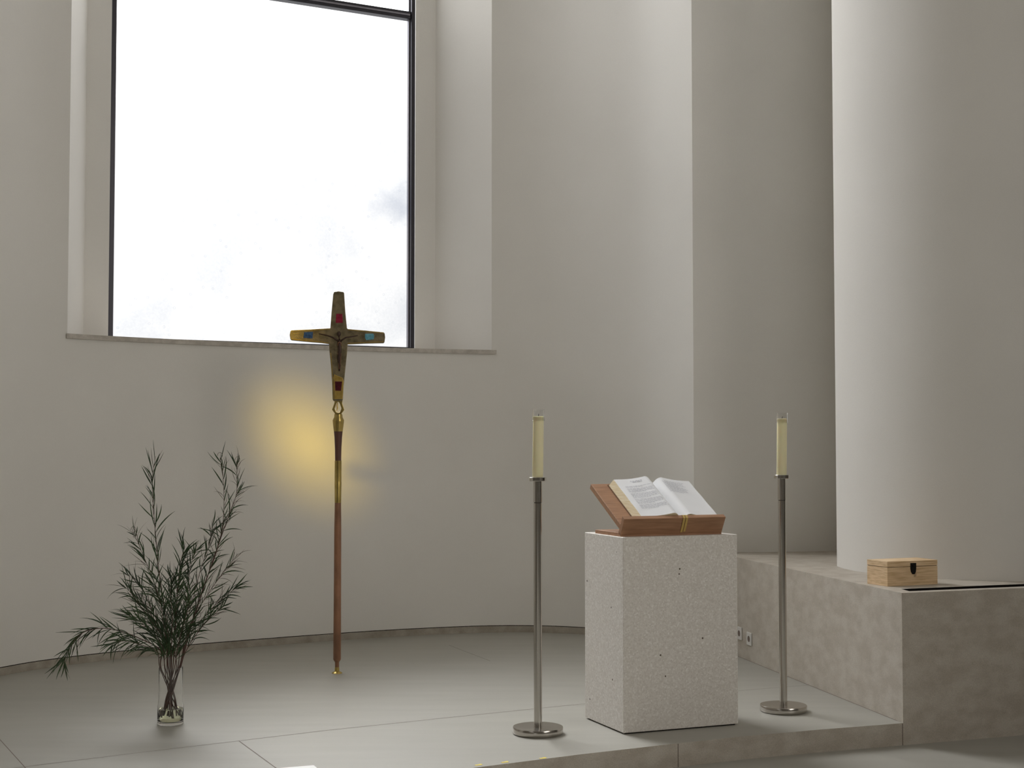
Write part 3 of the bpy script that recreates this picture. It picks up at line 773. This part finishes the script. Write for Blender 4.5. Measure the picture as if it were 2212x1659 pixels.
# ------------------------------------------------------------------ glass vase with water
vb = G(368, 1563.5); VY = vb.y; VS = VY / FPX
ztop = ZAT(1441, VY)
vase = empty('glass_vase', (vb.x, vb.y, 0)); tag(vase, 'clear glass vase with a little water holding green branches', 'vase')
bm = bmesh.new()
lathe(bm, [(0, 0.001), (0.060, 0.001), (0.0625, 0.004), (0.0625, 0.085), (0.060, 0.10), (0.0565, 0.16), (0.0575, ztop - 0.002), (0.0572, ztop), (0.0545, ztop), (0.0543, ztop - 0.002), (0.0533, 0.16), (0.0568, 0.10), (0.0590, 0.085), (0.0590, 0.022), (0.055, 0.016), (0, 0.016)], 64)
obj('vase_glass', bm, glass, vase, smooth='auto')
zwat = ZAT(1530, VY)
bm = bmesh.new(); lathe(bm, [(0, 0.0165), (0.0545, 0.0165), (0.0585, 0.0225), (0.0585, zwat), (0, zwat)], 64)
obj('water', bm, water, vase, smooth='auto')

# ------------------------------------------------------------------ branches
rb_ = random.Random(21)
def leaf(bm, p, d, L, wdt, droop, mat, rr):
    d = d.normalized(); side = d.cross(Vector((rr.uniform(-.6, .6), -1, rr.uniform(-.5, .5)))).normalized()
    bend = Vector((rr.uniform(-1, 1), rr.uniform(-1, 1), rr.uniform(-1, 1))) * (1.3 if mat else 0.6)
    n = 7; cur = Vector(p); Lr = []
    dd = d.copy()
    for i in range(n + 1):
        s = i / n
        ww = wdt * (math.sin(math.pi * min(1, s * 0.93 + 0.05)) ** 0.8) * (1 - 0.35 * s)
        fold = dd.cross(side).normalized() * ww * 0.25
        Lr.append((bm.verts.new(cur - side * ww * 0.5 + fold), bm.verts.new(cur.copy()), bm.verts.new(cur + side * ww * 0.5 + fold)))
        dd = (dd + (bend + Vector((0, 0, -droop))) / n).normalized(); cur = cur + dd * (L / n)
    for a, b in zip(Lr, Lr[1:]):
        bm.faces.new((a[0], a[1], b[1], b[0])).material_index = mat
        bm.faces.new((a[1], a[2], b[2], b[1])).material_index = mat
branches = [
 # points (px, py), depth offset, leaf count, leaf length, start fraction, dry share, label
 ([(366, 1391), (353, 1300), (342, 1222), (337, 1166), (331, 1090), (329, 1034), (336, 985)], 0.00, 34, 0.105, 0.16, 0.12, 'tallest leafy green branch rising on the left of the glass vase'),
 ([(405, 1375), (428, 1304), (445, 1253), (466, 1197), (480, 1141), (484, 1081), (481, 1018), (475, 990)], -0.05, 40, 0.085, 0.1, 0.4, 'tall slender branch leaning right out of the vase, with curled tips'),
 ([(408, 1372), (440, 1270), (478, 1159), (497, 1106), (511, 1065), (511, 1021), (513, 999)], 0.04, 34, 0.08, 0.3, 0.7, 'dry looking branch with a curled tip, rightmost of the tall ones in the vase'),
 ([(346, 1404), (299, 1378), (255, 1362), (218, 1357), (180, 1366), (158, 1388), (143, 1418), (137, 1440)], -0.12, 40, 0.10, 0.15, 0.05, 'green branch arching far over the left side of the vase'),
 ([(340, 1408), (305, 1393), (265, 1385), (238, 1394)], -0.16, 26, 0.09, 0.1, 0.05, 'short drooping green branch low on the left of the vase'),
 ([(358, 1348), (331, 1253), (312, 1206), (296, 1168), (288, 1150)], 0.06, 30, 0.085, 0.15, 0.5, 'thin branch with a curled dry tip on the left of the vase'),
 ([(350, 1379), (318, 1330), (290, 1290), (265, 1262)], -0.04, 28, 0.10, 0.12, 0.15, None),
 ([(356, 1385), (325, 1310), (300, 1262), (272, 1240)], 0.08, 26, 0.085, 0.15, 0.5, None),
 ([(378, 1363), (384, 1269), (390, 1215), (400, 1180)], 0.0, 34, 0.095, 0.15, 0.02, 'short bright green branch standing in the middle of the vase'),
 ([(390, 1379), (405, 1285), (412, 1222), (428, 1180)], -0.06, 32, 0.085, 0.15, 0.2, None),
 ([(400, 1363), (430, 1242), (452, 1175), (459, 1125)], 0.08, 32, 0.08, 0.15, 0.4, None),
 ([(408, 1355), (448, 1285), (483, 1236), (515, 1195)], -0.08, 34, 0.085, 0.15, 0.5, None),
 ([(410, 1373), (450, 1322), (490, 1285), (518, 1265)], 0.02, 30, 0.085, 0.15, 0.4, None),
 ([(408, 1395), (436, 1355), (465, 1325), (488, 1306)], -0.1, 22, 0.08, 0.2, 0.3, None),
 ([(360, 1390), (352, 1340), (345, 1295), (330, 1262)], -0.09, 34, 0.10, 0.05, 0.1, None),
 ([(370, 1390), (372, 1330), (368, 1280), (372, 1245)], -0.11, 36, 0.10, 0.05, 0.1, None),
 ([(352, 1400), (326, 1365), (298, 1340), (268, 1325)], -0.13, 34, 0.095, 0.05, 0.05, None),
 ([(385, 1392), (398, 1345), (408, 1305), (415, 1270)], -0.12, 34, 0.095, 0.05, 0.15, None),
 ([(360, 1395), (338, 1350), (322, 1320), (300, 1290)], 0.05, 32, 0.10, 0.05, 0.15, None),
 ([(376, 1395), (380, 1350), (378, 1300), (386, 1262)], 0.07, 32, 0.095, 0.05, 0.1, None),
]
GRP = 'branches standing in the glass vase'
for bi, (pp, dep, nl, ll, st, dry, lab) in enumerate(branches):
    rr = random.Random(100 + bi)
    n = len(pp); pts = []
    # lower stem inside the vase, crossing over to the other side of its foot
    x0 = pp[0][0]; foot = 368 + (368 - x0) * 0.55 + rr.uniform(-8, 8); foot = min(386, max(350, foot))
    fy = rr.uniform(-0.03, 0.03)
    pts.append(PD(foot, 0, VY) * 0 + Vector(((foot - 368) * VS + vb.x, VY + fy, 0.028 + rr.uniform(0, 0.015))))
    midx = 368 + (foot - 368) * 0.15 + rr.uniform(-6, 6)
    pts.append(Vector(((midx - 368) * VS + vb.x, VY + fy * 0.3, 0.14)))
    rimx = 368 + max(-20, min(20, (x0 - 368) * 0.7 + rr.uniform(-4, 4)))
    ry = max(-0.035, min(0.035, dep * 0.3 + rr.uniform(-.015, .015)))
    rpt = Vector(((rimx - 368) * VS + vb.x, VY + ry, ztop + 0.002))
    pts.append(rpt)
    for i, (x, y) in enumerate(pp):
        f = (i + 1) / n
        Yd = VY + ry + (dep - ry) * f
        pts.append(PD(x, y, Yd))
    path = catmull(pts, 6)
    N_p = len(path); r0 = 0.0036 if lab and nl > 30 else 0.0028
    bm = bmesh.new()
    tube(bm, path, [max(0.0006, r0 * (1 - 0.8 * i / N_p)) for i in range(N_p)], 6)
    top = obj('willow_branch', bm, stem_m, smooth=True)
    # leaves in bmesh of their own
    bm = bmesh.new(); start = 13 + int(st * (N_p - 13))
    acc = int(nl * 1.7)
    for k in range(acc):
        s = min(0.999, max(0, (k + rr.uniform(-0.9, 0.9)) / acc)); i = start + s * (N_p - 2 - start); ii = int(i); p = path[ii].lerp(path[ii + 1], i - ii)
        t = (path[ii + 1] - path[ii]).normalized()
        sgn = rr.choice((1, -1))
        lat = t.cross(Vector((0, 1, 0))).normalized() * sgn * rr.uniform(0.35, 1.0) + Vector((0, 1, 0)) * rr.uniform(-0.7, 0.7)
        d = t * rr.uniform(0.55, 1.5) + lat * rr.uniform(0.3, 0.95)
        LL = ll * rr.uniform(0.75, 1.65) * (1.0 - 0.2 * s)
        isdry = rr.random() < dry
        leaf(bm, p, d, LL, rr.uniform(0.0042, 0.0078) * (0.45 if isdry else 1), rr.uniform(-0.15, 0.55) + (0.5 if bi in (3, 4) else 0), 1 if isdry else 0, rr)
    if bi in (1, 2, 5):      # the curled dry tip
        c0 = path[-1]; R_ = 0.012
        tube(bm, [c0 + Vector((R_ * math.sin(a), 0, R_ * 1.2 - R_ * 1.2 * math.cos(a))) for a in [j * 0.7 for j in range(8)]], 0.0011, 5, 1)
    f = obj('foliage', bm, [leaf_m, leaf_dry], top, smooth=True)
    tag(top, lab or 'shorter leafy branch crowded into the dark middle of the bouquet in the vase', 'branch', GRP)

# ------------------------------------------------------------------ small wooden box on the bench
b1, b2, b4 = G(1917.3, 1267.2, BZ).xy, G(2025.7, 1262, BZ).xy, G(1876, 1260.7, BZ).xy
ba = (b2 - b1).normalized(); bb = Vector((-ba.y, ba.x)); BW = (b2 - b1).length; BD = (b4 - b1).dot(bb); BHh = ZAT(1213.4, b1.y) - BZ
bx = empty('wooden_box', (b1.x, b1.y, BZ), math.atan2(ba.y, ba.x))
tag(bx, 'small pale pine box with a black clasp standing on the stone bench', 'box')
lidh = BHh * 0.235
bm = bmesh.new(); box(bm, (0, 0, 0), (BW, BD, BHh - lidh - 0.0012)); obj('box_body', bm, pine, bx, bevel=0.0015)
bm = bmesh.new(); box(bm, (0, 0, BHh - lidh + 0.0012), (BW, BD, BHh)); obj('lid', bm, pine, bx, bevel=0.0015)
bm = bmesh.new(); box(bm, (0.003, 0.003, BHh - lidh - 0.0012), (BW - 0.003, BD - 0.003, BHh - lidh + 0.0012)); obj('lid_seam', bm, seam_m, bx)
cx_ = BW * 0.508; u_ = BHh / 53.6
def cpt(dx, dz): return (cx_ + dx * u_, BHh - dz * u_)
bm = bmesh.new(); plate(bm, [cpt(-7.5, 5), cpt(7.5, 5), cpt(7.5, 17), cpt(6.5, 24), cpt(3.5, 29), cpt(-2.5, 29), cpt(-6, 24), cpt(-7.5, 16)], -0.004, 0.0)
clasp = obj('clasp', bm, black_metal, bx, bevel=0.0008)
bm = bmesh.new(); box(bm, (cx_ - 4 * u_, -0.007, BHh - 12.5 * u_), (cx_ + 4 * u_, -0.004, BHh - 10 * u_))
obj('clasp_bar', bm, black_metal, clasp)
bm = bmesh.new()
tube(bm, [(cx_ + a * u_, -0.005, BHh - b * u_) for a, b in ((1.5, 27), (1.5, 34), (5.5, 34), (5.5, 27))], 0.0009, 6)
obj('clasp_loop', bm, black_metal, clasp)

# ------------------------------------------------------------------ white block at the very bottom of the view
az = 0.62
ac = G(679, 1652, az).xy
alt = empty('white_altar', (ac.x, ac.y, ZLOW), prz)
tag(alt, 'white block altar of which only one bright corner shows at the bottom edge', 'altar')
am = simple('white altar stone', (0.86, 0.86, 0.84), 0.5)
bm = bmesh.new(); box(bm, (-1.15, -0.62, az - ZLOW - 0.05), (0, 0, az - ZLOW)); obj('altar_top', bm, am, alt, bevel=0.003)
bm = bmesh.new(); box(bm, (-1.0, -0.52, 0), (-0.15, -0.10, az - ZLOW - 0.05)); obj('altar_block', bm, am, alt, bevel=0.003)

# yellow tape marks on the platform edge
tape = simple('yellow tape', (0.78, 0.62, 0.06), 0.6)
for px, py, lab in ((1034, 1652.5, 'yellow tape mark on the platform edge, nearest the viewer'), (1091, 1646.5, 'middle one of the three yellow tape marks on the platform edge'), (1173, 1638.0, 'yellow tape mark on the platform edge, nearest the left candlestick')):
    p = G(px, py); bm = bmesh.new()
    box(bm, (-0.016, -0.007, 0.0), (0.016, 0.007, 0.0008))
    box(bm, (0.004, 0.006, 0.0), (0.018, 0.011, 0.0008))
    o = obj('tape_mark', bm, tape, loc=(p.x, p.y, 0.0002), rz=math.radians(28)); tag(o, lab, 'tape', 'yellow tape marks on the platform edge')

# ------------------------------------------------------------------ unseen lamp added for the yellow glow on the wall behind the cross
def spot(name, loc, target, size, energy, colr, blend=1.0, rad=0.05):
    l = bpy.data.lights.new(name, 'SPOT'); l.energy = energy; l.color = colr; l.spot_size = math.radians(size); l.spot_blend = blend; l.shadow_soft_size = rad
    o = bpy.data.objects.new(name, l); COL.objects.link(o); o.location = loc
    o.rotation_euler = (Vector(target) - Vector(loc)).to_track_quat('-Z', 'Y').to_euler(); return o
wp, _ = path_at(APSE, ratio_at(670, 925))
spot('glow_spot', (-1.85, 4.8, 4.1), (wp.x, wp.y, ZAT(958, wp.y)), 6.6, 760, (1.0, 0.68, 0.05), rad=0.26)
